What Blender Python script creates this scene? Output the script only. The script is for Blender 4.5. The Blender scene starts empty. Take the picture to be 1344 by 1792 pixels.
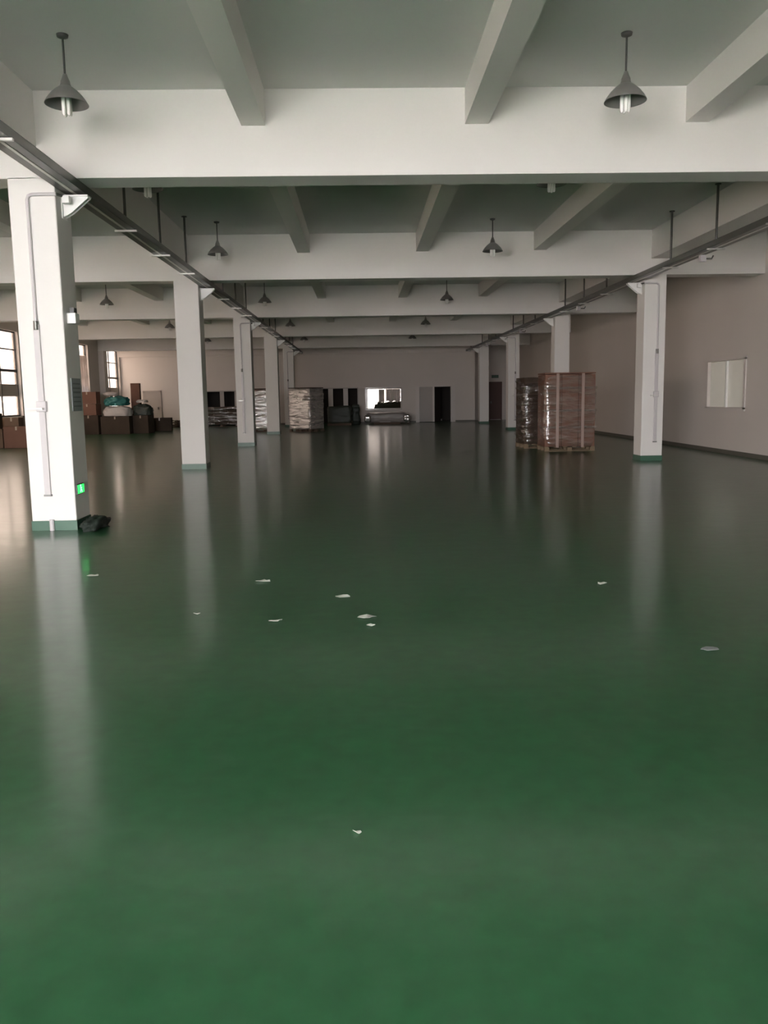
import bpy, math, random
from mathutils import Vector, Matrix, noise
random.seed(7)
sc = bpy.context.scene
COL = sc.collection

# ---------------------------------------------------------------- camera
FPX, PIT, ROLL, YAW, EYE = 1474.5, 0.137107, -0.016333, 0.025411, 1.5
F = Vector((math.sin(YAW)*math.cos(PIT), math.cos(YAW)*math.cos(PIT), -math.sin(PIT)))
R0 = Vector((math.cos(YAW), -math.sin(YAW), 0)); U0 = R0.cross(F)
R = math.cos(ROLL)*R0 + math.sin(ROLL)*U0
U = -math.sin(ROLL)*R0 + math.cos(ROLL)*U0
cd = bpy.data.cameras.new('camera'); cam = bpy.data.objects.new('camera', cd); COL.objects.link(cam)
cd.sensor_fit = 'VERTICAL'; cd.sensor_height = 36.0; cd.lens = FPX/1792*36.0
cd.clip_start = 0.05; cd.clip_end = 500
cam.matrix_world = Matrix(((R.x, U.x, -F.x, 0), (R.y, U.y, -F.y, 0), (R.z, U.z, -F.z, EYE), (0, 0, 0, 1)))
sc.camera = cam

# ---------------------------------------------------------------- daylight
w = bpy.data.worlds.new('overcast_sky'); sc.world = w; w.use_nodes = True
SKY = 44.0
bg = w.node_tree.nodes['Background']
bg.inputs[0].default_value = (1.0, 0.93, 0.96, 1); bg.inputs[1].default_value = SKY
vs = sc.view_settings
vs.view_transform = 'Standard'; vs.look = 'None'; vs.gamma = 1; vs.use_curve_mapping = False
vs.exposure = 0.10
sc.cycles.use_denoising = True
sc.cycles.max_bounces = 14; sc.cycles.diffuse_bounces = 8; sc.cycles.glossy_bounces = 6
sc.cycles.transparent_max_bounces = 16; sc.cycles.transmission_bounces = 6
sc.cycles.caustics_reflective = False; sc.cycles.caustics_refractive = False
sc.cycles.sample_clamp_indirect = 60.0

def portal(name, loc, rot, sx, sy):
    l = bpy.data.lights.new(name, 'AREA'); l.shape = 'RECTANGLE'; l.size = sx; l.size_y = sy
    l.cycles.is_portal = True
    o = bpy.data.objects.new(name, l); o.location = loc; o.rotation_euler = rot; COL.objects.link(o)

# ---------------------------------------------------------------- dimensions
D1, S = 9.857, 8.355
def D(k): return D1 + S*(k-1)            # front face of beam / column row k
HB, HC, HS, HG = 3.947, 4.867, 4.483, 4.28
CT = 0.50                                 # column depth
XL0, XL1, XR0, XR1 = -3.866, -3.350, 6.08, 6.548
WL, WR, YF, YB, YR = -13.1, 8.65, 47.1, -6.85, 49.5
XC = (XL0+XL1)/2; G = ((XR0+XR1)/2 - XC)/4

# ---------------------------------------------------------------- materials
def mat(name, col, rough=0.6, metal=0.0, var=0.08, scale=6.0, bump=0.0, bscale=None, spec=0.5, stretch=(1, 1, 1), coat=0):
    m = bpy.data.materials.new(name); m.use_nodes = True
    nt = m.node_tree; N = nt.nodes; L = nt.links; b = N['Principled BSDF']
    tc = N.new('ShaderNodeTexCoord'); mp = N.new('ShaderNodeMapping'); mp.inputs['Scale'].default_value = stretch
    L.new(tc.outputs['Object'], mp.inputs[0])
    n = N.new('ShaderNodeTexNoise'); n.inputs['Scale'].default_value = scale; n.inputs['Detail'].default_value = 5
    L.new(mp.outputs[0], n.inputs['Vector'])
    r = N.new('ShaderNodeMix'); r.data_type = 'RGBA'
    r.inputs[6].default_value = (*[c*(1-var) for c in col], 1); r.inputs[7].default_value = (*[min(1, c*(1+var)) for c in col], 1)
    L.new(n.outputs['Fac'], r.inputs[0]); L.new(r.outputs[2], b.inputs['Base Color'])
    b.inputs['Roughness'].default_value = rough; b.inputs['Metallic'].default_value = metal
    b.inputs['Specular IOR Level'].default_value = spec
    b.inputs['Coat Weight'].default_value = coat
    if bump:
        n2 = N.new('ShaderNodeTexNoise'); n2.inputs['Scale'].default_value = bscale or scale*4; n2.inputs['Detail'].default_value = 4
        L.new(mp.outputs[0], n2.inputs['Vector'])
        bp = N.new('ShaderNodeBump'); bp.inputs['Strength'].default_value = bump; bp.inputs['Distance'].default_value = 0.02
        L.new(n2.outputs['Fac'], bp.inputs['Height']); L.new(bp.outputs[0], b.inputs['Normal'])
    return m

M = {}
M['paint'] = mat('white_wall_paint', (0.76, 0.74, 0.72), 0.75, var=0.03, scale=0.7, bump=0.08, bscale=9, spec=0.2)
M['wallpaint'] = mat('aged_wall_paint', (0.66, 0.61, 0.575), 0.7, var=0.06, scale=0.5, bump=0.08, bscale=6, spec=0.25)  # white paint darkened and warmed, the dim brownish light put into its colour
M['ceil'] = mat('ceiling_paint', (0.68, 0.68, 0.66), 0.9, var=0.04, scale=0.8, spec=0.1)
M['band'] = mat('green_base_paint', (0.045, 0.115, 0.075), 0.35, var=0.15, scale=8)
M['steel'] = mat('galvanised_steel', (0.16, 0.16, 0.15), 0.38, 0.85, var=0.2, scale=3, stretch=(1, .2, 1))
M['rod'] = mat('hanger_rod_steel', (0.11, 0.11, 0.105), 0.45, 0.5)
M['strut'] = mat('zinc_strut', (0.62, 0.61, 0.58), 0.35, 0.4)
M['cable'] = mat('dark_cable_sheath', (0.035, 0.035, 0.033), 0.5)
M['conduit'] = mat('grey_plastic_conduit', (0.55, 0.52, 0.53), 0.45, var=0.04)
M['whitemetal'] = mat('white_painted_metal', (0.8, 0.8, 0.78), 0.35, var=0.03)
M['shade'] = mat('grey_enamel_shade', (0.24, 0.23, 0.225), 0.4, 0.1, var=0.12)
M['lampmetal'] = mat('lamp_neck_metal', (0.26, 0.25, 0.24), 0.4, 0.4)
M['bulb'] = mat('white_lamp_glass', (0.85, 0.85, 0.83), 0.2, var=0.01)
M['carton'] = mat('brown_cardboard', (0.20, 0.105, 0.075), 0.75, var=0.12, scale=3, spec=0.2)
M['carton2'] = mat('tan_cardboard', (0.17, 0.11, 0.075), 0.8, var=0.15, scale=3, spec=0.2)
M['carton3'] = mat('dark_cardboard', (0.07, 0.05, 0.036), 0.8, var=0.2, scale=3, spec=0.2)
M['tape'] = mat('packing_tape', (0.45, 0.36, 0.28), 0.3, var=0.05)
M['strap'] = mat('pale_strap', (0.36, 0.26, 0.225), 0.35, var=0.05)
M['wood'] = mat('pallet_wood', (0.20, 0.145, 0.09), 0.8, var=0.2, scale=3, stretch=(.3, 3, 3))
M['darkwood'] = mat('dark_pallet_wood', (0.10, 0.07, 0.05), 0.8, var=0.2, scale=3)
M['sack'] = mat('white_woven_sack', (0.55, 0.50, 0.47), 0.6, var=0.1, scale=12, bump=0.3, bscale=14)
M['tarp'] = mat('teal_tarpaulin', (0.03, 0.17, 0.16), 0.45, var=0.15, scale=6, bump=0.4, bscale=5)
M['greencloth'] = mat('dark_green_cover', (0.035, 0.045, 0.035), 0.5, var=0.2, bump=0.3, bscale=4)
M['grey'] = mat('grey_plastic_cover', (0.30, 0.275, 0.26), 0.4, var=0.12, scale=5, bump=0.3, bscale=6)
M['dark'] = mat('dark_room_paint', (0.035, 0.028, 0.024), 0.8)  # near-black colour stands in for the darkness of the unlit rooms
M['doorwood'] = mat('red_brown_door', (0.085, 0.035, 0.028), 0.5, var=0.1, stretch=(4, 4, .5))
M['doorpaint'] = mat('grey_door_paint', (0.42, 0.385, 0.36), 0.5, var=0.04)
M['frame'] = mat('pale_frame_paint', (0.66, 0.61, 0.58), 0.45, var=0.04)
M['winframe'] = mat('dark_window_frame', (0.05, 0.05, 0.05), 0.4, 0.2)
M['panel'] = mat('grey_transom_panel', (0.5, 0.46, 0.43), 0.4)
M['curtain'] = mat('white_curtain_fabric', (0.72, 0.68, 0.66), 0.9)
M['paper'] = mat('torn_white_paper', (0.50, 0.52, 0.47), 0.8, var=0.03)
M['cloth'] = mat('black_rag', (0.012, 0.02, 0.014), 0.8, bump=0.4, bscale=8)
M['skirt'] = mat('dark_skirting_paint', (0.12, 0.115, 0.095), 0.5)
M['notice'] = mat('grey_blue_notice', (0.24, 0.26, 0.27), 0.5, var=0.08)
M['ink'] = mat('notice_ink', (0.12, 0.13, 0.14), 0.6)
M['black'] = mat('black_plastic', (0.03, 0.03, 0.03), 0.4)
M['hedge'] = mat('outdoor_hedge', (0.03, 0.035, 0.02), 0.9, var=0.4, scale=6)
M['ground'] = mat('outdoor_concrete', (0.80, 0.78, 0.75), 0.9, var=0.05, scale=0.3)

def film(name, dens, rough=0.18, tint=(0.8, 0.76, 0.74), bump=0.5, gl=0.35):
    m = bpy.data.materials.new(name); m.use_nodes = True
    nt = m.node_tree; N = nt.nodes; L = nt.links; N.remove(N['Principled BSDF'])
    out = N['Material Output']
    tc = N.new('ShaderNodeTexCoord'); mp = N.new('ShaderNodeMapping'); mp.inputs['Scale'].default_value = (1.2, 1.2, 5)
    n = N.new('ShaderNodeTexNoise'); n.inputs['Scale'].default_value = 1.7; n.inputs['Detail'].default_value = 4
    L.new(tc.outputs['Object'], mp.inputs[0]); L.new(mp.outputs[0], n.inputs['Vector'])
    bp = N.new('ShaderNodeBump'); bp.inputs['Strength'].default_value = bump; bp.inputs['Distance'].default_value = 0.08
    L.new(n.outputs['Fac'], bp.inputs['Height'])
    tr = N.new('ShaderNodeBsdfTransparent'); tr.inputs[0].default_value = (0.95, 0.94, 0.93, 1)
    g = N.new('ShaderNodeBsdfGlossy'); g.inputs['Roughness'].default_value = rough; g.inputs['Color'].default_value = (1, 1, 1, 1)
    d = N.new('ShaderNodeBsdfDiffuse'); d.inputs[0].default_value = (*tint, 1)
    L.new(bp.outputs[0], g.inputs['Normal']); L.new(bp.outputs[0], d.inputs['Normal'])
    m1 = N.new('ShaderNodeMixShader'); m1.inputs[0].default_value = gl; L.new(d.outputs[0], m1.inputs[1]); L.new(g.outputs[0], m1.inputs[2])
    rp = N.new('ShaderNodeMapRange'); rp.inputs[1].default_value = 0.35; rp.inputs[2].default_value = 0.7
    rp.inputs[3].default_value = max(0, dens-0.2); rp.inputs[4].default_value = min(1, dens+0.25)
    L.new(n.outputs['Fac'], rp.inputs[0])
    m2 = N.new('ShaderNodeMixShader'); L.new(rp.outputs[0], m2.inputs[0]); L.new(tr.outputs[0], m2.inputs[1]); L.new(m1.outputs[0], m2.inputs[2])
    L.new(m2.outputs[0], out.inputs[0])
    return m
M['film'] = film('clear_stretch_film', 0.25, 0.16, (0.40, 0.31, 0.27), 0.5, 0.5)
M['filmdark'] = film('dark_stretch_film', 0.3, 0.14, (0.16, 0.12, 0.10), 1.0, 0.6)
M['filmheavy'] = film('cloudy_stretch_film', 0.8, 0.14, (0.62, 0.56, 0.53), 1.0, 0.5)
M['foil'] = mat('shiny_white_plastic_wrap', (0.9, 0.88, 0.84), 0.2, 0.9, bump=0.3, bscale=7)

def glass(name, tint):
    m = bpy.data.materials.new(name); m.use_nodes = True
    nt = m.node_tree; N = nt.nodes; L = nt.links; N.remove(N['Principled BSDF'])
    tr = N.new('ShaderNodeBsdfTransparent'); tr.inputs[0].default_value = (*tint, 1)
    g = N.new('ShaderNodeBsdfGlossy'); g.inputs['Roughness'].default_value = 0.02
    lw = N.new('ShaderNodeLayerWeight'); lw.inputs[0].default_value = 0.5
    pw = N.new('ShaderNodeMath'); pw.operation = 'POWER'; pw.inputs[1].default_value = 5; L.new(lw.outputs['Facing'], pw.inputs[0])
    fr = N.new('ShaderNodeMath'); fr.operation = 'MULTIPLY_ADD'; fr.inputs[1].default_value = 0.9; fr.inputs[2].default_value = 0.04; L.new(pw.outputs[0], fr.inputs[0])
    mx = N.new('ShaderNodeMixShader'); L.new(fr.outputs[0], mx.inputs[0]); L.new(tr.outputs[0], mx.inputs[1]); L.new(g.outputs[0], mx.inputs[2])
    L.new(mx.outputs[0], N['Material Output'].inputs[0]); return m
M['glass'] = glass('clear_window_glass', (0.93, 0.95, 0.94)); M['tinted'] = glass('dusty_tinted_window_glass', (0.31, 0.285, 0.255)); M['tinted_dark'] = glass('dark_tinted_window_glass', (0.21, 0.20, 0.185))  # pane tints added to weaken the daylight from left and far windows

def frosted(name, tl, df, gl):
    m = bpy.data.materials.new(name); m.use_nodes = True
    nt = m.node_tree; N = nt.nodes; L = nt.links; N.remove(N['Principled BSDF'])
    a = N.new('ShaderNodeBsdfTranslucent'); a.inputs[0].default_value = (*tl, 1)
    b = N.new('ShaderNodeBsdfDiffuse'); b.inputs[0].default_value = (*df, 1)
    c = N.new('ShaderNodeAddShader'); L.new(a.outputs[0], c.inputs[0]); L.new(b.outputs[0], c.inputs[1])
    g = N.new('ShaderNodeBsdfGlossy'); g.inputs['Roughness'].default_value = 0.15
    mx = N.new('ShaderNodeMixShader'); mx.inputs[0].default_value = gl; L.new(c.outputs[0], mx.inputs[1]); L.new(g.outputs[0], mx.inputs[2])
    L.new(mx.outputs[0], N['Material Output'].inputs[0]); return m
M['frost'] = frosted('frosted_window_glass', (0.06, 0.06, 0.055), (0.5, 0.5, 0.47), 0.06)
M['curtain'] = frosted('white_curtain_fabric', (0.22, 0.20, 0.19), (0.6, 0.57, 0.55), 0.0)
M['panel'] = frosted('grey_translucent_panel', (0.035, 0.032, 0.029), (0.5, 0.46, 0.43), 0.04)

def emit(name, col, s):
    m = bpy.data.materials.new(name); m.use_nodes = True
    b = m.node_tree.nodes['Principled BSDF']; b.inputs['Base Color'].default_value = (*col, 1)
    b.inputs['Emission Color'].default_value = (*col, 1); b.inputs['Emission Strength'].default_value = s
    return m
M['exitgreen'] = emit('lit_green_sign_face', (0.03, 0.9, 0.12), 1.6)

def floor_mat():
    m = bpy.data.materials.new('green_epoxy_floor'); m.use_nodes = True
    nt = m.node_tree; N = nt.nodes; L = nt.links; b = N['Principled BSDF']
    tc = N.new('ShaderNodeTexCoord')
    def noi(scale, detail, st=(1, 1, 1)):
        mp = N.new('ShaderNodeMapping'); mp.inputs['Scale'].default_value = st; L.new(tc.outputs['Object'], mp.inputs[0])
        n = N.new('ShaderNodeTexNoise'); n.inputs['Scale'].default_value = scale; n.inputs['Detail'].default_value = detail
        L.new(mp.outputs[0], n.inputs['Vector']); return n
    big = noi(0.5, 5); fine = noi(9, 6); scuff = noi(2.2, 8, (1, 2.5, 1))
    c = N.new('ShaderNodeMix'); c.data_type = 'RGBA'
    c.inputs[6].default_value = (0.020, 0.082, 0.034, 1); c.inputs[7].default_value = (0.026, 0.098, 0.042, 1)
    L.new(big.outputs['Fac'], c.inputs[0])
    rs = N.new('ShaderNodeMapRange'); rs.inputs[1].default_value = 0.60; rs.inputs[2].default_value = 0.80; rs.inputs[3].default_value = 0; rs.inputs[4].default_value = 0.14
    L.new(scuff.outputs['Fac'], rs.inputs[0])
    c2 = N.new('ShaderNodeMix'); c2.data_type = 'RGBA'; c2.inputs[7].default_value = (0.12, 0.2, 0.13, 1)
    L.new(rs.outputs[0], c2.inputs[0]); L.new(c.outputs[2], c2.inputs[6])
    rd = N.new('ShaderNodeMapRange'); rd.inputs[1].default_value = 0.3; rd.inputs[2].default_value = 0.7; rd.inputs[3].default_value = 0.88; rd.inputs[4].default_value = 1.1
    L.new(fine.outputs['Fac'], rd.inputs[0])
    mu = N.new('ShaderNodeVectorMath'); mu.operation = 'SCALE'; L.new(c2.outputs[2], mu.inputs[0]); L.new(rd.outputs[0], mu.inputs['Scale'])
    L.new(mu.outputs[0], b.inputs['Base Color'])
    rr = N.new('ShaderNodeMapRange'); rr.inputs[1].default_value = 0.3; rr.inputs[2].default_value = 0.75; rr.inputs[3].default_value = 0.28; rr.inputs[4].default_value = 0.31
    L.new(scuff.outputs['Fac'], rr.inputs[0]); L.new(rr.outputs[0], b.inputs['Roughness'])
    b.inputs['IOR'].default_value = 1.5
    wav = noi(1.6, 3, (0.8, 1.6, 1)); 
    bp = N.new('ShaderNodeBump'); bp.inputs['Strength'].default_value = 0.30; bp.inputs['Distance'].default_value = 0.006
    L.new(wav.outputs['Fac'], bp.inputs['Height']); L.new(bp.outputs[0], b.inputs['Normal'])
    # worn hazy lacquer over glossy lacquer: two lobes, one sharper than the other
    b2 = N.new('ShaderNodeBsdfPrincipled'); b2.inputs['IOR'].default_value = 1.5
    L.new(mu.outputs[0], b2.inputs['Base Color']); L.new(bp.outputs[0], b2.inputs['Normal'])
    r2 = N.new('ShaderNodeMapRange'); r2.inputs[1].default_value = 0.3; r2.inputs[2].default_value = 0.75; r2.inputs[3].default_value = 0.12; r2.inputs[4].default_value = 0.18
    L.new(scuff.outputs['Fac'], r2.inputs[0]); L.new(r2.outputs[0], b2.inputs['Roughness'])
    mx = N.new('ShaderNodeMixShader'); mx.inputs[0].default_value = 0.55
    L.new(b.outputs[0], mx.inputs[1]); L.new(b2.outputs[0], mx.inputs[2]); L.new(mx.outputs[0], N['Material Output'].inputs[0])
    return m
M['floor'] = floor_mat()

# ---------------------------------------------------------------- mesh helpers
class MB:
    def __init__(s): s.v = []; s.f = []; s.smooth = []
    def add(s, vs, fs, sm=False):
        o = len(s.v); s.v += [tuple(v) for v in vs]; s.f += [tuple(i+o for i in f) for f in fs]; s.smooth += [sm]*len(fs); return s
    def box(s, x0, x1, y0, y1, z0, z1, mtx=None):
        vs = [Vector(p) for p in ((x0,y0,z0),(x1,y0,z0),(x1,y1,z0),(x0,y1,z0),(x0,y0,z1),(x1,y0,z1),(x1,y1,z1),(x0,y1,z1))]
        if mtx: vs = [mtx @ v for v in vs]
        return s.add(vs, [(0,3,2,1),(4,5,6,7),(0,1,5,4),(1,2,6,5),(2,3,7,6),(3,0,4,7)])
    def tube(s, pts, r, n=10, caps=True):
        pts = [Vector(p) for p in pts]; rs = r if isinstance(r, (list, tuple)) else [r]*len(pts); vs = []; up = None
        for i, p in enumerate(pts):
            d = (pts[min(i+1, len(pts)-1)] - pts[max(i-1, 0)]).normalized()
            a = d.orthogonal().normalized() if up is None else (up - d*up.dot(d)).normalized()
            up = a; b = d.cross(a)
            vs += [p + (a*math.cos(t*2*math.pi/n) + b*math.sin(t*2*math.pi/n))*rs[i] for t in range(n)]
        fs = [(i*n+t, i*n+(t+1) % n, (i+1)*n+(t+1) % n, (i+1)*n+t) for i in range(len(pts)-1) for t in range(n)]
        s.add(vs, fs, True)
        if caps: s.add(vs[:n], [tuple(range(n))[::-1]]); s.add(vs[-n:], [tuple(range(n))])
        return s
    def lathe(s, prof, c=(0, 0, 0), n=24):
        vs = [(c[0]+r*math.cos(t*2*math.pi/n), c[1]+r*math.sin(t*2*math.pi/n), c[2]+z) for r, z in prof for t in range(n)]
        fs = [(i*n+t, i*n+(t+1) % n, (i+1)*n+(t+1) % n, (i+1)*n+t) for i in range(len(prof)-1) for t in range(n)]
        return s.add(vs, fs, True)
    def build(s, name, m, parent=None, bevel=0, loc=None):
        me = bpy.data.meshes.new(name); me.from_pydata(s.v, [], s.f); me.update()
        me.polygons.foreach_set('use_smooth', s.smooth)
        me.materials.append(m); o = bpy.data.objects.new(name, me); COL.objects.link(o)
        if parent: o.parent = parent
        if loc: o.location = loc
        if bevel:
            b = o.modifiers.new('bevel', 'BEVEL'); b.width = bevel; b.segments = 2; b.limit_method = 'ANGLE'
        return o

def crumple(x, y, z, amp=0.03, n=(14, 12, 20), seed=0, fold=(2.0, 2.0, 7.0), rnd=0.05):
    """box of size x,y,z standing on z=0 with crumpled faces"""
    mb = MB(); idx = {}
    vs = []; fs = []
    nx, ny, nz = n
    def vid(i, j, k):
        if (i, j, k) in idx: return idx[(i, j, k)]
        p = Vector(((i/nx-.5)*x, (j/ny-.5)*y, k/nz*z)); c = Vector((0, 0, z/2))
        q = p.copy()
        # soften corners
        ex = abs(i/nx-.5)*2; ey = abs(j/ny-.5)*2; ez = abs(k/nz-.5)*2
        s = (ex**8*ey**8 + ex**8*ez**8 + ey**8*ez**8)
        q -= (p-c).normalized()*s*rnd
        d = noise.noise(Vector((p.x*fold[0]+seed*9.1, p.y*fold[1]+seed, p.z*fold[2]-seed*3)))*amp
        d += noise.noise(Vector((p.x*fold[0]*3+seed, p.y*fold[1]*3, p.z*fold[2]*2.2)))*amp*.4
        nrm = Vector((p.x if ex > .99 else 0, p.y if ey > .99 else 0, (p.z-z/2) if ez > .99 else 0))
        if nrm.length > 0: nrm.normalize()
        q += nrm*d
        if k == 0: q.z = 0
        idx[(i, j, k)] = len(vs); vs.append(q); return idx[(i, j, k)]
    for i in range(nx):
        for j in range(ny):
            fs.append((vid(i,j,0), vid(i,j+1,0), vid(i+1,j+1,0), vid(i+1,j,0)))
            fs.append((vid(i,j,nz), vid(i+1,j,nz), vid(i+1,j+1,nz), vid(i,j+1,nz)))
    for i in range(nx):
        for k in range(nz):
            fs.append((vid(i,0,k), vid(i+1,0,k), vid(i+1,0,k+1), vid(i,0,k+1)))
            fs.append((vid(i,ny,k), vid(i,ny,k+1), vid(i+1,ny,k+1), vid(i+1,ny,k)))
    for j in range(ny):
        for k in range(nz):
            fs.append((vid(0,j,k), vid(0,j,k+1), vid(0,j+1,k+1), vid(0,j+1,k)))
            fs.append((vid(nx,j,k), vid(nx,j+1,k), vid(nx,j+1,k+1), vid(nx,j,k+1)))
    return mb.add(vs, fs, True)

def blob(sx, sy, sz, seed=0, amp=0.12, n=22, e=0.6):
    mb = MB(); vs = []; fs = []
    for i in range(n+1):
        ph = -math.pi/2 + math.pi*i/n
        for j in range(2*n):
            th = 2*math.pi*j/(2*n)
            sg = lambda a, p: math.copysign(abs(a)**p, a)
            v = Vector((sg(math.cos(ph), e)*sg(math.cos(th), e), sg(math.cos(ph), e)*sg(math.sin(th), e), sg(math.sin(ph), e)))
            k = 1 + amp*noise.noise(v*2.2+Vector((seed, seed*2, 0))) + amp*.5*noise.noise(v*6+Vector((seed, 0, 0)))
            p = Vector((v.x*sx/2*k, v.y*sy/2*k, v.z*sz/2*k)); p.z = max(p.z, -sz*.3) + sz*.3
            vs.append(p)
    for i in range(n):
        for j in range(2*n):
            fs.append((i*2*n+j, i*2*n+(j+1) % (2*n), (i+1)*2*n+(j+1) % (2*n), (i+1)*2*n+j))
    return mb.add(vs, fs, True)

def struct(o): o['kind'] = 'structure'; return o
def tag(o, label, cat, group=None):
    o['label'] = label; o['category'] = cat
    if group: o['group'] = group
    return o
def thing(name, label, cat, loc=(0, 0, 0), rz=0, group=None):
    o = bpy.data.objects.new(name, None); o.empty_display_size = .2; COL.objects.link(o)
    o.location = loc; o.rotation_euler = (0, 0, rz); return tag(o, label, cat, group)
def children(o): return [c for c in bpy.data.objects if c.parent == o]
def copy_tree(o, parent=None):
    c = o.copy(); COL.objects.link(c); c.parent = parent
    for ch in children(o): copy_tree(ch, c)
    return c

def wall(name, axis, p0, p1, a0, a1, z0, z1, holes, m):
    """solid wall slab between p0..p1 (thickness) along a; rectangular holes (a0,a1,z0,z1)"""
    A = sorted({a0, a1} | {h[0] for h in holes} | {h[1] for h in holes}); Z = sorted({z0, z1} | {h[2] for h in holes} | {h[3] for h in holes})
    solid = lambda i, j: 0 <= i < len(A)-1 and 0 <= j < len(Z)-1 and not any(h[0] <= (A[i]+A[i+1])/2 <= h[1] and h[2] <= (Z[j]+Z[j+1])/2 <= h[3] for h in holes)
    P = (lambda p, a, z: (p, a, z)) if axis == 'x' else (lambda p, a, z: (a, p, z))
    mb = MB()
    for i in range(len(A)-1):
        for j in range(len(Z)-1):
            if not solid(i, j): continue
            x0, x1, y0, y1 = A[i], A[i+1], Z[j], Z[j+1]
            for p in (p0, p1): mb.add([P(p,x0,y0), P(p,x1,y0), P(p,x1,y1), P(p,x0,y1)], [(0,1,2,3)])
            if not solid(i-1, j): mb.add([P(p0,x0,y0), P(p1,x0,y0), P(p1,x0,y1), P(p0,x0,y1)], [(0,1,2,3)])
            if not solid(i+1, j): mb.add([P(p0,x1,y0), P(p1,x1,y0), P(p1,x1,y1), P(p0,x1,y1)], [(0,1,2,3)])
            if not solid(i, j-1): mb.add([P(p0,x0,y0), P(p1,x0,y0), P(p1,x1,y0), P(p0,x1,y0)], [(0,1,2,3)])
            if not solid(i, j+1): mb.add([P(p0,x0,y1), P(p1,x0,y1), P(p1,x1,y1), P(p0,x1,y1)], [(0,1,2,3)])
    return struct(mb.build(name, m))

# ---------------------------------------------------------------- the hall
struct(MB().box(WL-.25, WR+.2, YB-.25, YR+3.5, -0.3, 0).build('floor', M['floor']))
struct(MB().box(-90, 90, -90, 130, -0.9, -0.31).build('ground', M['ground']))
ceil = struct(MB().box(WL-.25, WR+.2, YB-.25, YR+3.5, HC, HC+.2).build('ceiling', M['ceil']))

WZ0, WZ1 = 0.95, 4.15
left_holes = []
for k in range(-1, 6):
    a = D(k)+0.65; b = D(k+1)-1.6 if k < 5 else 46.95
    left_holes.append((a, b, WZ0, WZ1))
wl = wall('wall_left', 'x', WL-.25, WL, YB-.25, YF+.2, 0, HC, left_holes, M['wallpaint'])
for k in range(0, 6):
    MB().box(WL-.05, WL+.28, D(k)-.02, D(k)+.52, 0, HB).build('pilaster', M['wallpaint'], wl)
# right wall with one inner window
RW = (18.93, 20.98, 1.07, 2.22)
wall('wall_right', 'x', WR, WR+.2, YB-.25, YR+.2, 0, HC, [RW], M['wallpaint'])
# far wall
A_ = (-8.60, -6.35, 0.0, 1.87); B_ = (-3.95, -0.17, 0.0, 1.93); W_ = (0.34, 2.26, 0.78, 1.90); C_ = (3.20, 5.02, 0.0, 1.95)
RX = 6.36
wall('wall_far', 'y', YF, YF+.2, WL-.25, RX, 0, HC, [A_, B_, W_, C_], M['wallpaint'])
struct(MB().box(RX-.18, RX, YF+.2, YR, 0, HC).build('wall_recess_side', M['wallpaint']))
struct(MB().box(RX-.18, WR+.2, YR, YR+.2, 0, HC).build('wall_recess', M['wallpaint']))
struct(MB().box(WL, RX, YF-.14, YF, 3.80, HC).build('trim_1', M['wallpaint']))  # added strip imitating the soft shade along the far wall top
# dark rooms behind the far wall
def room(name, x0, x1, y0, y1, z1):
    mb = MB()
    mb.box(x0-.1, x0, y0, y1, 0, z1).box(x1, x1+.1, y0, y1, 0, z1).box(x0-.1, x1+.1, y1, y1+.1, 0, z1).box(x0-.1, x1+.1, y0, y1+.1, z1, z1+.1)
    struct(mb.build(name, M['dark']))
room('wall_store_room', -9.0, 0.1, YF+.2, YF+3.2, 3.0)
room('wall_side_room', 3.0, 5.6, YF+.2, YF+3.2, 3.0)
# back wall behind the camera: the row of tall windows the hall is lit by
back_holes = [(-8.0, -4.2, 0.05, 4.2), (-3.8, 0.4, 0.05, 4.2)]
wall('wall_back', 'y', YB-.25, YB, WL-.25, WR+.2, 0, HC, back_holes, M['wallpaint'])
# skirtings
struct(MB().box(WR-.015, WR, YB, YR, 0, .10).build('baseboard_right', M['skirt']))
struct(MB().box(WL, RX, YF-.012, YF, 0, .0001).box(WL, A_[0], YF-.012, YF, 0, .09).box(A_[1], B_[0], YF-.012, YF, 0, .09).box(B_[1], C_[0], YF-.012, YF, 0, .09).box(C_[1], RX, YF-.012, YF, 0, .09).build('baseboard_far', M['skirt']))
# beams, girders and joists are parts of the ceiling
for k in range(0, 6):
    MB().box(WL, WR, D(k), D(k)+.45, HB, HC).build('beam', M['paint'], ceil)
for k in range(-1, 6):
    y0, y1 = (D(k)+.45 if k >= 0 else YB), (D(k+1) if k < 5 else YF)
    for x0, x1 in ((-3.85, -3.52), (6.20, 6.68)):
        MB().box(x0, x1, y0, y1, HG, HC).build('girder', M['paint'], ceil)
    for x in [XC+G*j for j in (1, 2, 3)] + [XC-G*j for j in (1, 2, 3)]:
        MB().box(x-.131, x+.131, y0, y1, HS, HC).build('joist', M['paint'], ceil)

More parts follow.
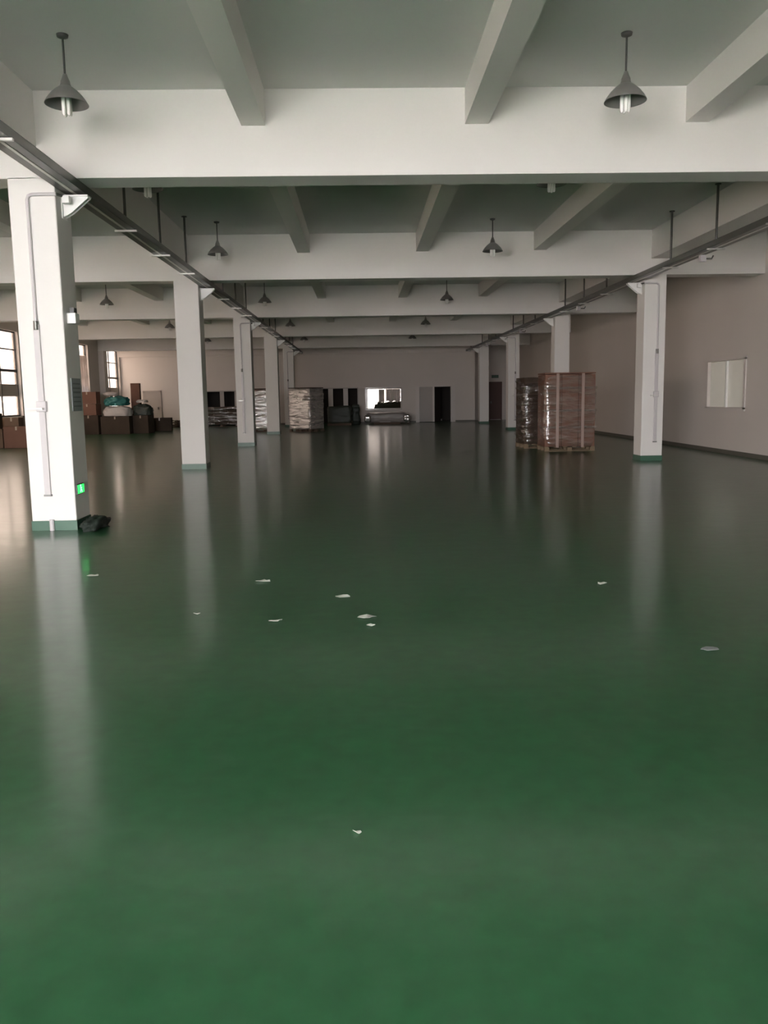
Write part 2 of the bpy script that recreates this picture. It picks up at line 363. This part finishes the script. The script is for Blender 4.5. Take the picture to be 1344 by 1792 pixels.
# ---------------------------------------------------------------- windows
wn = 0
def left_window(h):
    global wn; wn += 1
    a, b, z0, z1 = h
    e = bpy.data.objects.new('window_%d' % wn, None); COL.objects.link(e); struct(e)
    x = WL-.14
    f = MB()
    f.box(x-.03, x+.03, a, b, z0, z0+.05).box(x-.03, x+.03, a, b, z1-.05, z1).box(x-.03, x+.03, a, a+.05, z0, z1).box(x-.03, x+.03, b-.05, b, z0, z1)
    f.box(x-.03, x+.03, a, b, 2.62, 2.72)                     # thick transom
    f.box(x-.02, x+.02, a, b, 3.44, 3.49)
    n = max(1, round((b-a)/1.6))
    for i in range(1, n): yy = a+(b-a)*i/n; f.box(x-.025, x+.025, yy-.025, yy+.025, z0, z1)
    f.build('window_frame', M['winframe'], e)
    MB().box(x-.004, x+.004, a+.05, b-.05, z0+.05, z1-.05).build('window_pane', M['tinted'], e)
    MB().box(x+.010, x+.022, a+.05, b-.05, 1.70, 2.16).build('transom_panel', M['panel'], e)
    MB().box(WL-.2, WL+.06, a-.05, b+.05, z0-.05, z0).build('window_sill', M['frame'], e)
for h in left_holes: 
    left_window(h)
    portal('window_daylight', (WL-.26, (h[0]+h[1])/2, (h[2]+h[3])/2), (0, -math.pi/2, 0), h[3]-h[2], h[1]-h[0])
def back_window(h):
    global wn; wn += 1
    a, b, z0, z1 = h; y = YB-.12
    e = bpy.data.objects.new('window_%d' % wn, None); COL.objects.link(e); struct(e)
    f = MB().box(a, b, y-.03, y+.03, z0, z0+.05).box(a, b, y-.03, y+.03, z1-.05, z1).box(a, a+.05, y-.03, y+.03, z0, z1).box(b-.05, b, y-.03, y+.03, z0, z1).box(a, b, y-.02, y+.02, 2.7, 2.76)
    f.box((a+b)/2-.03, (a+b)/2+.03, y-.03, y+.03, z0, z1)
    f.build('window_frame', M['winframe'], e)
    MB().box(a+.05, b-.05, y-.004, y+.004, z0+.05, z1-.05).build('window_pane', M['glass'], e)
for h in back_holes:
    back_window(h)
    portal('window_daylight', ((h[0]+h[1])/2, YB-.26, (h[2]+h[3])/2), (math.pi/2, 0, 0), h[1]-h[0], h[3]-h[2])
# right-wall window: white frame, two frosted sashes
wn += 1
e = bpy.data.objects.new('window_%d' % wn, None); COL.objects.link(e); struct(e)
a, b, z0, z1 = RW; x = WR
f = MB().box(x-.03, x+.1, a-.05, b+.05, z0-.05, z0+.03).box(x-.03, x+.1, a-.05, b+.05, z1-.03, z1+.05).box(x-.03, x+.1, a-.05, a+.04, z0, z1).box(x-.03, x+.1, b-.04, b+.05, z0, z1)
f.build('window_frame', M['frame'], e)
MB().box(x+.0, x+.05, (a+b)/2-.03, (a+b)/2+.03, z0, z1).build('mullion', M['whitemetal'], e)
for y0, y1 in ((a+.04, (a+b)/2-.03), ((a+b)/2+.03, b-.04)):
    MB().box(x+.05, x+.056, y0, y1, z0+.03, z1-.03).build('window_pane', M['frost'], e)
# far-wall window with curtains
wn += 1
e = bpy.data.objects.new('window_%d' % wn, None); COL.objects.link(e); struct(e)
a, b, z0, z1 = W_; y = YF
f = MB().box(a-.07, b+.03, y-.03, y+.12, z1-.03, z1+.06).box(a-.07, a+.05, y-.03, y+.12, z0, z1).box(b-.03, b+.03, y-.03, y+.12, z0, z1).box(a-.07, b+.03, y-.03, y+.12, z0-.06, z0+.03)
f.build('window_frame', M['panel'], e)
MB().box(a+.05, b-.03, y+.14, y+.146, z0+.03, z1-.03).build('window_pane', M['tinted_dark'], e)
def curtain(x0, x1, za, zb, label):
    vs = []; fs = []; n = 40
    for i in range(n+1):
        x = x0+(x1-x0)*i/n; yy = .035*math.sin(i*1.15)
        zlow = za + .05*math.sin(i*.35)
        for o_ in (0, .006): vs += [(x, YF+.06+yy+o_, zlow), (x, YF+.06+yy+o_, zb)]
    for i in range(n):
        p = i*4; q = p+4
        fs += [(p, q, q+1, p+1), (p+2, p+3, q+3, q+2), (p, p+2, q+2, q), (p+1, q+1, q+3, p+3)]
    tag(MB().add(vs, fs, True).build('curtain', M['curtain']), label, 'curtain')
curtain(W_[0]+.68, W_[0]+.98, 1.12, 1.84, 'short pale curtain bunched in the middle of the far wall window')
curtain(W_[0]+1.08, W_[1]-.04, 1.18, 1.86, 'wide white curtain drawn over the right half of the far wall window')
bv = []; bf = []
for i in range(61):
    yy = 37.2+4.4*i/60; xx = WL-.06+.02*math.sin(i*1.2); bv += [(xx, yy, 1.0), (xx, yy, 3.62), (xx+.006, yy, 1.0), (xx+.006, yy, 3.62)]
for i in range(60):
    p = i*4; q = p+4; bf += [(p, p+1, q+1, q), (p+2, q+2, q+3, p+3), (p, q, q+2, p+2), (p+1, p+3, q+3, q+1)]
tag(MB().add(bv, bf, True).build('curtain', M['curtain']), 'pale curtain drawn over the left wall window just right of the nearest column', 'curtain')
struct(MB().box(a-1.0, b+2.5, YF+2.6, YF+2.9, 0, .1).build('trim_2', M['ground']))
hd = MB(); hd.v = []; 
hb = crumple(1.9, .8, 1.13, .12, (16, 6, 10), 3, (2.5, 2.5, 2.5), .2).build('hedge', M['hedge'], loc=(1.75, YF+1.9, 0.0))
tag(hb, 'dark hedge seen outside through the far wall window', 'hedge')

# ---------------------------------------------------------------- doors
def frame_posts(e, x0, x1, z1, wd=.09):
    MB().box(x0-wd, x0, YF-.04, YF+.2, 0, z1+wd).box(x1, x1+wd, YF-.04, YF+.2, 0, z1+wd).box(x0, x1, YF-.04, YF+.2, z1, z1+wd*.5).build('door_frame', M['frame'], e)
def door(n): 
    e = bpy.data.objects.new('door_%d' % n, None); COL.objects.link(e); return struct(e)
e = door(1)   # double door, left leaf closed and pale, right leaf open, its shade put in as near-black
MB().box(C_[0]-.14, C_[0]+.06, YF-.05, YF+.2, 0, C_[3]+.04).box(C_[1]-.02, C_[1]+.24, YF-.05, YF+.2, 0, C_[3]+.04).build('door_frame', M['frame'], e)
MB().box(C_[0]+.06, 4.0, YF+.06, YF+.11, .02, C_[3]).build('door_leaf', M['doorpaint'], e)
MB().box(4.0, 4.1, YF, YF+.12, .02, C_[3]).build('door_post', M['frame'], e)
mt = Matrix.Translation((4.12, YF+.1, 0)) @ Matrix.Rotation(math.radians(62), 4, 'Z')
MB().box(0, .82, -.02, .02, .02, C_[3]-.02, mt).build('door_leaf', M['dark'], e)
e = door(2)   # pale door far left
MB().box(-11.95, -11.85, YF-.04, YF, 0, 1.95).box(-11.05, -10.95, YF-.04, YF, 0, 1.95).box(-11.95, -10.95, YF-.04, YF, 1.9, 1.98).build('door_frame', M['doorpaint'], e)
MB().box(-11.85, -11.05, YF-.025, YF, .02, 1.9).build('door_leaf', M['doorpaint'], e)
MB().box(-11.16, -11.12, YF-.07, YF-.03, .95, 1.08).build('door_handle', M['steel'], e)
e = door(3)   # red brown door in the recess
MB().box(7.5, 7.56, YR-.05, YR, 0, 2.2).box(8.2, 8.26, YR-.05, YR, 0, 2.2).box(7.5, 8.26, YR-.05, YR, 2.14, 2.2).build('door_frame', M['doorwood'], e)
MB().box(7.56, 8.2, YR-.03, YR, .02, 2.14).build('door_leaf', M['doorwood'], e)
MB().box(7.6, 7.64, YR-.08, YR-.03, .95, 1.08).build('door_handle', M['steel'], e)
e = door(4)   # wide dark opening with pale posts
MB().box(B_[0]-.06, B_[0], YF-.03, YF+.2, 0, B_[3]).box(B_[1], B_[1]+.04, YF-.03, YF+.2, 0, B_[3]+.04).box(B_[0], B_[1], YF-.03, YF+.2, B_[3], B_[3]+.04).build('door_frame', M['doorpaint'], e)
for x in (-1.78, -.95, -2.7):
    MB().box(x, x+.26, YF+.02, YF+.10, 0, B_[3]).build('door_post', M['frame'], e)
e = door(5)   # second dark opening
MB().box(A_[0]-.05, A_[0], YF-.03, YF+.2, 0, A_[3]+.05).box(A_[1], A_[1]+.05, YF-.03, YF+.2, 0, A_[3]+.05).box(A_[0], A_[1], YF-.03, YF+.2, A_[3], A_[3]+.05).build('door_frame', M['doorpaint'], e)
for x in (-7.75, -6.95):
    MB().box(x, x+.22, YF+.04, YF+.10, 0, A_[3]).build('door_post', M['doorpaint'], e)

s = thing('exit_sign', 'small dark unlit sign above the red brown door', 'sign', (7.85, YR-.05, 2.42))
MB().box(-.2, .2, -.03, .04, 0, .17).build('sign_box', M['black'], s)
MB().box(-.18, .18, -.034, -.03, .02, .15).build('sign_face', M['band'], s)

# ---------------------------------------------------------------- columns
def bracket(col, side, xe):
    """white triangular bracket on the inner side face of a column; side=+1 points right"""
    x0, x1 = xe, xe+side*.30
    mb = MB()
    for yy in (.22, .30):
        vs = [(x0, yy-.012, 3.81), (x1, yy-.012, 3.81), (x1, yy-.012, 3.785), (x0+side*.10, yy-.012, 3.62), (x0, yy-.012, 3.57)]
        vs += [(a, b+.024, c) for a, b, c in vs]
        mb.add(vs, [(0,1,2,3,4), (9,8,7,6,5)] + [(i, (i+1) % 5, (i+1) % 5+5, i+5) for i in range(5)])
    mb.box(min(x0, x1), max(x0, x1), .19, .33, 3.80, 3.815)
    mb.box(min(x0, x0+side*.012), max(x0, x0+side*.012), .18, .34, 3.56, 3.81)
    mb.build('tray_bracket', M['whitemetal'], col)
def column(k, left, label, conduit):
    x0, x1 = (XL0, XL1) if left else (XR0, XR1)
    c = thing('column', label, 'column', ((x0+x1)/2, D(k), 0)); hw = (x1-x0)/2
    MB().box(-hw, hw, 0, CT, .11, HB+.02).build('shaft', M['paint'], c, bevel=.012)
    MB().box(-hw-.006, hw+.006, -.006, CT+.006, 0, .112).build('painted_base', M['band'], c)
    sd = 1 if left else -1
    bracket(c, sd, sd*hw)
    if conduit:
        px = -.045 if left else .06
        ex = sd*(hw+.22)
        MB().tube([(px, -.022, 2.36), (px, -.022, 3.72), (px+sd*.015, -.022, 3.757), (px+sd*.05, -.022, 3.772), (sd*(hw+.02), -.022, 3.775)], .019, 10).build('conduit', M['conduit'], c)
        MB().tube([(sd*(hw+.02), -.022, 3.775), (sd*(hw+.06), .1, 3.775), (sd*(hw+.08), .14, 3.74)], .016, 8).build('flexible_conduit', M['steel'], c)
        MB().box(sd*(hw+.09)-.04, sd*(hw+.09)+.04, .06, .14, 3.70, 3.78).build('junction_box', M['whitemetal'], c, bevel=.006)
        MB().box(px-.034, px+.034, -.032, 0, .42, 2.36).build('trunking', M['conduit'], c, bevel=.004)
        MB().box(px-.042, px+.042, -.04, 0, .405, .425).build('trunking_cap', M['steel'], c)
        MB().tube([(px, -.022, 2.30), (px, -.022, 2.40)], .03, 10).build('coupling', M['steel'], c)
        b = MB().box(px-.055, px+.055, -.05, 0, 1.38, 1.50).build('switch_box', M['conduit'], c, bevel=.006)
        MB().box(px-.03-.10, px+.03, -.10, -.05, 1.405, 1.425).build('switch_lever', M['strut'], b)
    return c
names = ['nearest', 'second nearest', 'third', 'fourth', 'farthest']
lab_l = ['nearest white column of the left row, with green sign low on its side',
         'second white column of the left row, plain with green painted base',
         'third white column of the left row, with grey trunking down its front',
         'fourth white column of the left row, left of the silver wrapped pallet',
         'farthest white column of the left row, partly behind the silver wrapped pallet']
for i, l in enumerate(lab_l): 
    c = column(i+1, True, l, i in (0, 2, 4))
    if i == 0: col1 = c
lab_r = ['largest white column of the right row, beside the right wall window',
         'white column standing behind the tall brown carton pallet',
         'white column of the right row with trunking, left of the carton pallet',
         'farthest white column of the right row, left of the red brown door']
for i, l in enumerate(lab_r): column(i+2, False, l, i in (0, 2))
# near column extras
hw = (XL1-XL0)/2
nb = MB().box(hw, hw+.012, .10, .42, 1.38, 1.76).build('notice_panel', M['notice'], col1)
ln = MB()
for i in range(6): ln.box(hw+.012, hw+.0135, .13, .39, 1.43+i*.052, 1.445+i*.052 + (.008 if i == 3 else 0))
ln.build('notice_lines', M['ink'], nb)
eb = MB().box(hw, hw+.10, .12, .26, 2.38, 2.50).build('wall_light', M['whitemetal'], col1, bevel=.006)
MB().box(hw+.03, hw+.08, .14, .24, 2.50, 2.56).build('lamp_head', M['black'], eb)
MB().tube([(.02-.045, -.015, 0), (.02-.045, -.015, .13)], .028, 10).build('pipe_stub', M['conduit'], col1)
sg = thing('exit_sign', 'small glowing green exit sign low on the nearest column', 'sign', (XL1, D(1)+.14, .47))
MB().box(0, .022, -.11, .13, -.06, .06).build('sign_box', M['black'], sg, bevel=.004)
MB().box(.022, .026, -.10, .12, -.05, .05).build('sign_face', M['exitgreen'], sg)
# a plain running figure and arrow, lighter than the face
rg = MB().lathe([(0.0001, .012), (.009, .008), (.012, 0), (.009, -.008), (.0001, -.012)], (.026, -.01, .040), 10)
rg.tube([(.028, -.01, .025), (.028, .0, -.005)], .008, 6).tube([(.028, 0, -.005), (.028, -.03, -.035)], .006, 6).tube([(.028, 0, -.005), (.028, .03, -.02), (.028, .028, -.045)], .006, 6).tube([(.028, -.008, .02), (.028, .03, .01)], .005, 6)
M['exitwhite'] = emit('lit_white_figure', (0.35, 1, 0.5), 1.6)
rg.build('running_figure', M['exitwhite'], sg)
tag(blob(.24, .62, .16, 4, .5, 16, .9).build('rag', M['cloth'], loc=(XL1+.17, D(1)+.12, 0)), 'crumpled dark rag on the floor by the nearest column', 'rag')  # near-black crumpled lump filling the dark patch beside the column base

# ---------------------------------------------------------------- cable trays
def tray(x0, x1, label):
    t = thing('cable_tray', label, 'cable tray', ((x0+x1)/2, 0, 3.845)); h = (x1-x0)/2; y0, y1 = 1.0, 46.9
    MB().box(-h, h, y0, y1, 0, .004).box(-h, -h+.004, y0, y1, 0, .095).box(h-.004, h, y0, y1, 0, .095).box(-h, -h+.02, y0, y1, .091, .095).box(h-.02, h, y0, y1, .091, .095).build('tray_channel', M['steel'], t)
    MB().box(-h*.15, h*.15, y0, y1, -.006, .0).build('tray_rib', M['strut'], t)
    for cx, r in ((-.07, .018), (-.03, .014), (.02, .02), (.07, .013)):
        MB().tube([(cx+.006*math.sin(i*1.3+cx*40), y0+i*(y1-y0)/40, .006+r) for i in range(41)], r, 6).build('cable', M['cable'], t)
    for k in range(0, 6):
        for j in range(3):
            y = D(k)+2.38+2.07*j
            if y > 46.5 or y < 1.5: continue
            MB().box(-h-.03, h+.03, y-.02, y+.02, -.03, -.006).build('strut', M['strut'], t)
            MB().tube([(0, y, -.03), (0, y, HC-3.845-.01)], .02, 10).lathe([(.0001, 0), (.05, 0), (.05, -.015), (.0001, -.015)], (0, y, HC-3.845), 14).build('hanger_rod', M['rod'], t)
    return t
tl = tray(-3.335, -3.095, 'long steel cable tray hung along the left column row')
tr = tray(5.83, 6.07, 'long steel cable tray hung along the right column row')
for k in range(0, 5):
    y = D(k+1)+5.0
    if y > 45: continue
    b = MB().box(-.05, .05, y-.05, y+.05, -.14, -.03).build('junction_box', M['conduit'], tr, bevel=.005)
    MB().tube([(.05, y, -.09), (.16, y, -.09), (.19, y, -.04)], .014, 8).build('box_outlet', M['rod'], b)

# ---------------------------------------------------------------- pendant lamps
def make_lamp(label):
    t = thing('pendant_lamp', label, 'ceiling lamp', (0, 0, HC))
    MB().lathe([(.0001, 0), (.055, 0), (.05, -.022), (.018, -.035), (.0001, -.035)]).build('ceiling_rose', M['rod'], t)
    MB().tube([(0, 0, -.02), (0, 0, -.37)], .010, 10).build('rod', M['rod'], t)
    MB().lathe([(.0001, -.345), (.018, -.345), (.03, -.38), (.043, -.41), (.045, -.43), (.052, -.45), (.052, -.475), (.0001, -.475)], n=20).build('lamp_neck', M['lampmetal'], t)
    sh = MB().lathe([(.05, -.452), (.066, -.462), (.10, -.488), (.14, -.526), (.175, -.570), (.195, -.604), (.199, -.614), (.192, -.610), (.170, -.572), (.135, -.532), (.096, -.496), (.062, -.472), (.045, -.470)], n=36)
    sh.build('lamp_shade', M['shade'], t)
    MB().lathe([(.0001, -.47), (.05, -.47), (.055, -.52), (.05, -.545), (.0001, -.545)], n=16).build('lamp_socket', M['whitemetal'], t)
    b = MB()
    for i in range(4):
        a = math.pi/4+i*math.pi/2; cx, cy = .032*math.cos(a), .032*math.sin(a)
        b.tube([(cx, cy, -.54), (cx, cy, -.70), (cx*.9, cy*.9, -.715)], [.019, .019, .010], 10)
    b.build('bulb', M['bulb'], t)
    return t
lamps = [(-2.70, 8.43, 'grey conical pendant lamp nearest at upper left'), (2.59, 8.46, 'grey conical pendant lamp nearest at upper right'),
         (-2.76, D(1)+1.85, 'pendant lamp on the left, mostly hidden behind the nearest beam'), (2.60, D(1)+1.8, 'pendant lamp on the right, mostly hidden behind the nearest beam'),
         (-2.70, 16.9, 'left of two pendant lamps in front of the second beam'), (2.63, 16.9, 'right of two pendant lamps in front of the second beam'),
         (-2.74, 25.3, 'left of two small pendant lamps in front of the third beam'), (2.59, 25.3, 'right of two small pendant lamps in front of the third beam'),
         (-2.69, 33.7, 'left of two distant pendant lamps in front of the fourth beam'), (2.61, 33.7, 'right of two distant pendant lamps in front of the fourth beam'),
         (-2.7, 42.0, 'left of two tiny pendant lamps in front of the fifth beam'), (2.6, 42.0, 'right of two tiny pendant lamps in front of the fifth beam'),
         (-7.32, 25.3, 'pendant lamp in the left aisle in front of the third beam'), (-7.37, 33.7, 'pendant lamp in the left aisle in front of the fourth beam'),
         (-7.4, 42.0, 'tiny pendant lamp in the left aisle in front of the fifth beam')]
proto = make_lamp(lamps[0][2])
for i, (x, y, l) in enumerate(lamps):
    o = proto if i == 0 else copy_tree(proto)
    o.location = (x, y, HC); o.rotation_euler.z = i*.7; o['label'] = l; o['group'] = 'pendant lamps under the ceiling'

# ---------------------------------------------------------------- pallets and cartons
def pallet_parts(t, x, y, m):
    mb = MB()
    for i in range(6): xx = -x/2 + i*(x-.1)/5; mb.box(xx, xx+.1, -y/2, y/2, .10, .12)
    pd = mb.build('pallet_deck', m, t)
    for yy in (-y/2, -.05, y/2-.1):
        MB().box(-x/2, x/2, yy, yy+.1, .0, .10 if False else .018).box(-x/2, -x/2+.12, yy, yy+.1, .018, .10).box(-.06, .06, yy, yy+.1, .018, .10).box(x/2-.12, x/2, yy, yy+.1, .018, .10).build('pallet_runner', m, t)
def pallet_load(name, label, loc, rz, x, y, z, nx, ny, nz, cm, fm, pm, seed, amp, straps=(), topm=None):
    t = thing(name, label, 'pallet', loc, rz)
    pallet_parts(t, x, y, pm)
    cx, cy, cz = x/nx, y/ny, (z-.12)/nz
    for i in range(nx):
        for j in range(ny):
            for k in range(nz):
                if 0 < i < nx-1 and 0 < j < ny-1 and k < nz-1: continue
                g = .006
                MB().box(-x/2+i*cx+g, -x/2+(i+1)*cx-g, -y/2+j*cy+g, -y/2+(j+1)*cy-g, .12+k*cz+g*.4, .12+(k+1)*cz-g*.4).build('carton', cm, t, bevel=.006)
    c = crumple(x+.05, y+.05, z-.10, amp, (22, 18, 34), seed, (1.1, 1.1, 8.0))
    c.build('stretch_film', fm, t, loc=(0, 0, .11))
    for kind, p in straps:
        if kind == 'v': MB().box(p-.035, p+.035, -y/2-.045, -y/2-.03, .10, z+.02).build('edge_strip', M['strap'], t)
        else: MB().box(-x/2-.03, x/2+.03, -y/2-.042, -y/2-.03, p-.03, p+.03).build('film_band', M['film'], t)
    if topm: MB().box(-x/2, x/2, -y/2, y/2, z+.012, z+.045).build('top_sheet', topm, t)
    return t
pallet_load('carton_pallet', 'tall pallet of brown cartons in clear film, by the right columns', (5.40, 22.22, 0), math.radians(-1), 1.30, 1.0, 1.97, 3, 2, 4, M['carton'], M['film'], M['wood'], 1, .022,
            (('v', -.33), ('v', .32), ('h', 1.05), ('h', .62), ('h', 1.62)), M['carton'])
pallet_load('carton_pallet', 'dark film wrapped carton pallet just behind the tall brown carton pallet', (5.02, 23.62, 0), math.radians(3), 1.15, 1.0, 1.93, 3, 2, 4, M['carton3'], M['filmdark'], M['wood'], 5, .08)
pallet_load('carton_pallet', 'silvery film wrapped pallet in the middle distance', (-2.38, 37.25, 0), math.radians(-33), 1.15, 1.0, 1.86, 2, 2, 5, M['grey'], M['filmheavy'], M['darkwood'], 2, .05, (), M['carton3'])
pallet_load('carton_pallet', 'film wrapped pallet between the third and fourth left columns', (-4.25, 38.0, 0), 0, 1.1, 1.0, 1.86, 2, 2, 5, M['carton'], M['filmheavy'], M['darkwood'], 3, .05, (), M['carton3'])
pallet_load('carton_pallet', 'low dark film wrapped pallet before the left dark opening', (-7.4, 45.6, 0), 0, 2.2, 1.0, 1.05, 3, 2, 3, M['carton3'], M['filmdark'], M['darkwood'], 6, .08)
t = thing('covered_crate', 'dark green covered crate before the wide dark opening', 'crate', (-1.12, 44.6, 0))
MB().box(-.62, .62, -.4, .4, 0, .12).build('crate_base', M['darkwood'], t)
crumple(1.26, .84, .90, .04, (16, 10, 12), 8).build('cover', M['greencloth'], t, loc=(0, 0, .10))
pt = tag(crumple(.42, .5, 1.05, .06, (8, 8, 14), 9).build('covered_bundle', M['greencloth'], loc=(-.26, 45.2, 0)), 'narrow dark covered bundle at the right edge of the wide dark opening', 'bundle')
t = thing('wrapped_bundle', 'low grey wrapped bundle under the far wall window with shiny ends', 'bundle', (1.38, 45.3, 0))
MB().box(-.7, .7, -.4, .4, 0, .10).build('bundle_base', M['darkwood'], t)
crumple(2.15, .80, .52, .04, (26, 12, 8), 4, (1.5, 2, 5), .12).build('grey_wrap', M['grey'], t, loc=(0, 0, .10))
for sx in (-1.03, 1.05):
    crumple(.36, .3, .40, .035, (10, 6, 12), 3+sx, (2, 2, 6), .08).build('shiny_end', M['foil'], t, loc=(sx, -.42, .10))
# stacked empty pallets left of the second column
for i in range(3):
    t = thing('pallet', ['dark wooden pallet on the floor, bottom of the low stack by the far wall', 'dark wooden pallet in the middle of the low stack by the far wall', 'dark wooden pallet on top of the low stack by the far wall'][i], 'pallet', (-9.85, 45.8, .125*i), .02*i, 'empty pallets stacked by the far wall')
    pallet_parts(t, 1.3, 1.1, M['darkwood'])
tag(crumple(.42, .3, .10, .05, (10, 8, 5), 12).build('plastic_scrap', M['foil'], loc=(-5.45, 38.6, 0)), 'shiny white plastic scrap on the floor left of the third left column', 'scrap')

def carton(label, loc, sx, sy, sz, m, rz=0, group=None):
    t = thing('carton', label, 'box', loc, rz, group)
    MB().box(-sx/2, sx/2, -sy/2, sy/2, 0, sz).build('carton_body', m, t, bevel=.01)
    MB().box(-.03, .03, -sy/2-.002, sy/2+.002, sz-.12, sz+.002).build('tape_strip', M['tape'], t)
    return t
# near left heap, seen left of the nearest column
carton('large tan carton on the floor at the left frame edge', (-12.2, 28.3, 0), .95, .8, .62, M['carton2'], .05)
carton('large red brown carton on the floor left of the nearest column', (-11.21, 28.25, 0), .85, .8, .70, M['carton'], -.04)
carton('dark carton on top of the large tan carton at the left edge', (-12.3, 28.35, .625), .7, .6, .50, M['carton3'], .1)
carton('small tan carton on top of the red brown carton left of nearest column', (-11.42, 28.3, .705), .5, .5, .28, M['carton2'], -.1)
carton('dark flat carton lying beside the small tan carton left of nearest column', (-10.93, 28.4, .705), .36, .5, .34, M['carton3'], .12)
carton('tan carton on the floor behind the near left heap', (-11.7, 29.75, 0), 1.5, .8, .95, M['carton2'], 0)
# second heap by the far windows
carton('brown carton at the bottom of the tall carton stack by the windows', (-12.08, 38.2, 0), .85, .7, .84, M['carton3'], .05)
carton('brown carton in the middle of the tall carton stack by the windows', (-12.08, 38.2, .85), .8, .7, .495, M['carton'], -.03)
carton('tan carton on top of the tall carton stack by the windows', (-12.08, 38.2, 1.352), .8, .7, .53, M['carton'], .04)
carton('long dark carton on the floor below the white sack', (-10.9, 38.3, 0), 1.25, 1.0, .78, M['carton3'], .03)
tag(blob(1.2, .9, .54, 1, .15).build('sack', M['sack'], loc=(-10.85, 38.3, .79)), 'white woven sack lying on the long dark carton by the windows', 'sack')
tag(blob(1.08, .8, .52, 5, .25, 22, .9).build('tarpaulin', M['tarp'], loc=(-10.9, 38.3, 1.25)), 'teal tarpaulin bundle on top of the white sack', 'tarpaulin')
tag(blob(.6, .45, .2, 7, .25, 18, .9).build('sack', M['sack'], loc=(-11.15, 38.35, 1.70)), 'flat white plastic bag on top of the teal tarpaulin', 'bag')
t = thing('carton', 'tall upright brown carton standing right of the teal tarpaulin', 'box', (-10.3, 39.35, 0), .1)
MB().box(-.2, .2, -.2, .2, 0, 2.25).build('carton_body', M['carton'], t, bevel=.01); MB().box(-.202, .202, -.202, .202, 1.0, 1.06).build('tape_strip', M['tape'], t)
carton('dark carton on the floor right of the long dark carton', (-9.84, 38.65, 0), .7, .8, .80, M['carton3'], -.1)
carton('dark open carton on the floor nearest the far left door', (-9.65, 41.0, 0), 1.1, .9, .62, M['carton3'], .15)
tag(blob(.78, .75, .60, 9, .3).build('bag', M['greencloth'], loc=(-9.8, 38.6, .81)), 'dark lumpy bag on the dark carton right of the tarpaulin', 'bag')
tag(blob(.45, .4, .16, 11, .3).build('bag', M['sack'], loc=(-9.82, 38.55, 1.37)), 'small pale bag on top of the dark lumpy bag', 'bag')

# ---------------------------------------------------------------- paper scraps on the floor
scr = [(-.83, 6.82, .10, 'white paper scrap farthest back left of centre'), (-.16, 6.22, .10, 'white paper scrap at centre, behind the largest scrap'),
       (.01, 5.61, .12, 'largest white paper scrap at the centre of the floor'), (.035, 5.39, .06, 'tiny pale scrap just in front of the largest scrap'),
       (-.60, 5.57, .08, 'small white scrap left of the largest scrap'), (-1.18, 5.80, .05, 'faint tiny scrap far left of the largest scrap'),
       (1.87, 6.46, .07, 'white paper scrap alone on the right side of the floor'), (2.0, 4.71, .12, 'faint grey green scrap at the right, nearer than the white one'),
       (-.04, 2.74, .025, 'tiny pale speck on the floor nearest the viewer'), (-2.33, 7.19, .10, 'faint pale scrap right of the nearest column reflection')]
for i, (x, y, sz, l) in enumerate(scr):
    random.seed(i+40); n = 9; vs = []; 
    for s_ in (0, .0015):
        for j in range(n):
            a = j*2*math.pi/n; rr = sz/2*random.uniform(.6, 1.1) if s_ == 0 else None
            if s_ == 0: vs.append((rr*math.cos(a)*1.3, rr*math.sin(a)*.8, .002+random.uniform(0, .012)))
            else: vs.append((vs[j][0], vs[j][1], vs[j][2]+.0015))
    vs += [(0, 0, .001), (0, 0, .008)]
    fs = [(j, (j+1) % n, 2*n) for j in range(n)] + [(n+j, n+(j+1) % n, 2*n+1) for j in range(n)] + [(j, (j+1) % n, n+(j+1) % n, n+j) for j in range(n)]
    o = MB().add(vs, fs).build('paper_scrap', M['notice'] if i == 7 else M['paper'], loc=(x, y, 0)); o.rotation_euler.z = .2
    tag(o, l, 'paper scrap')
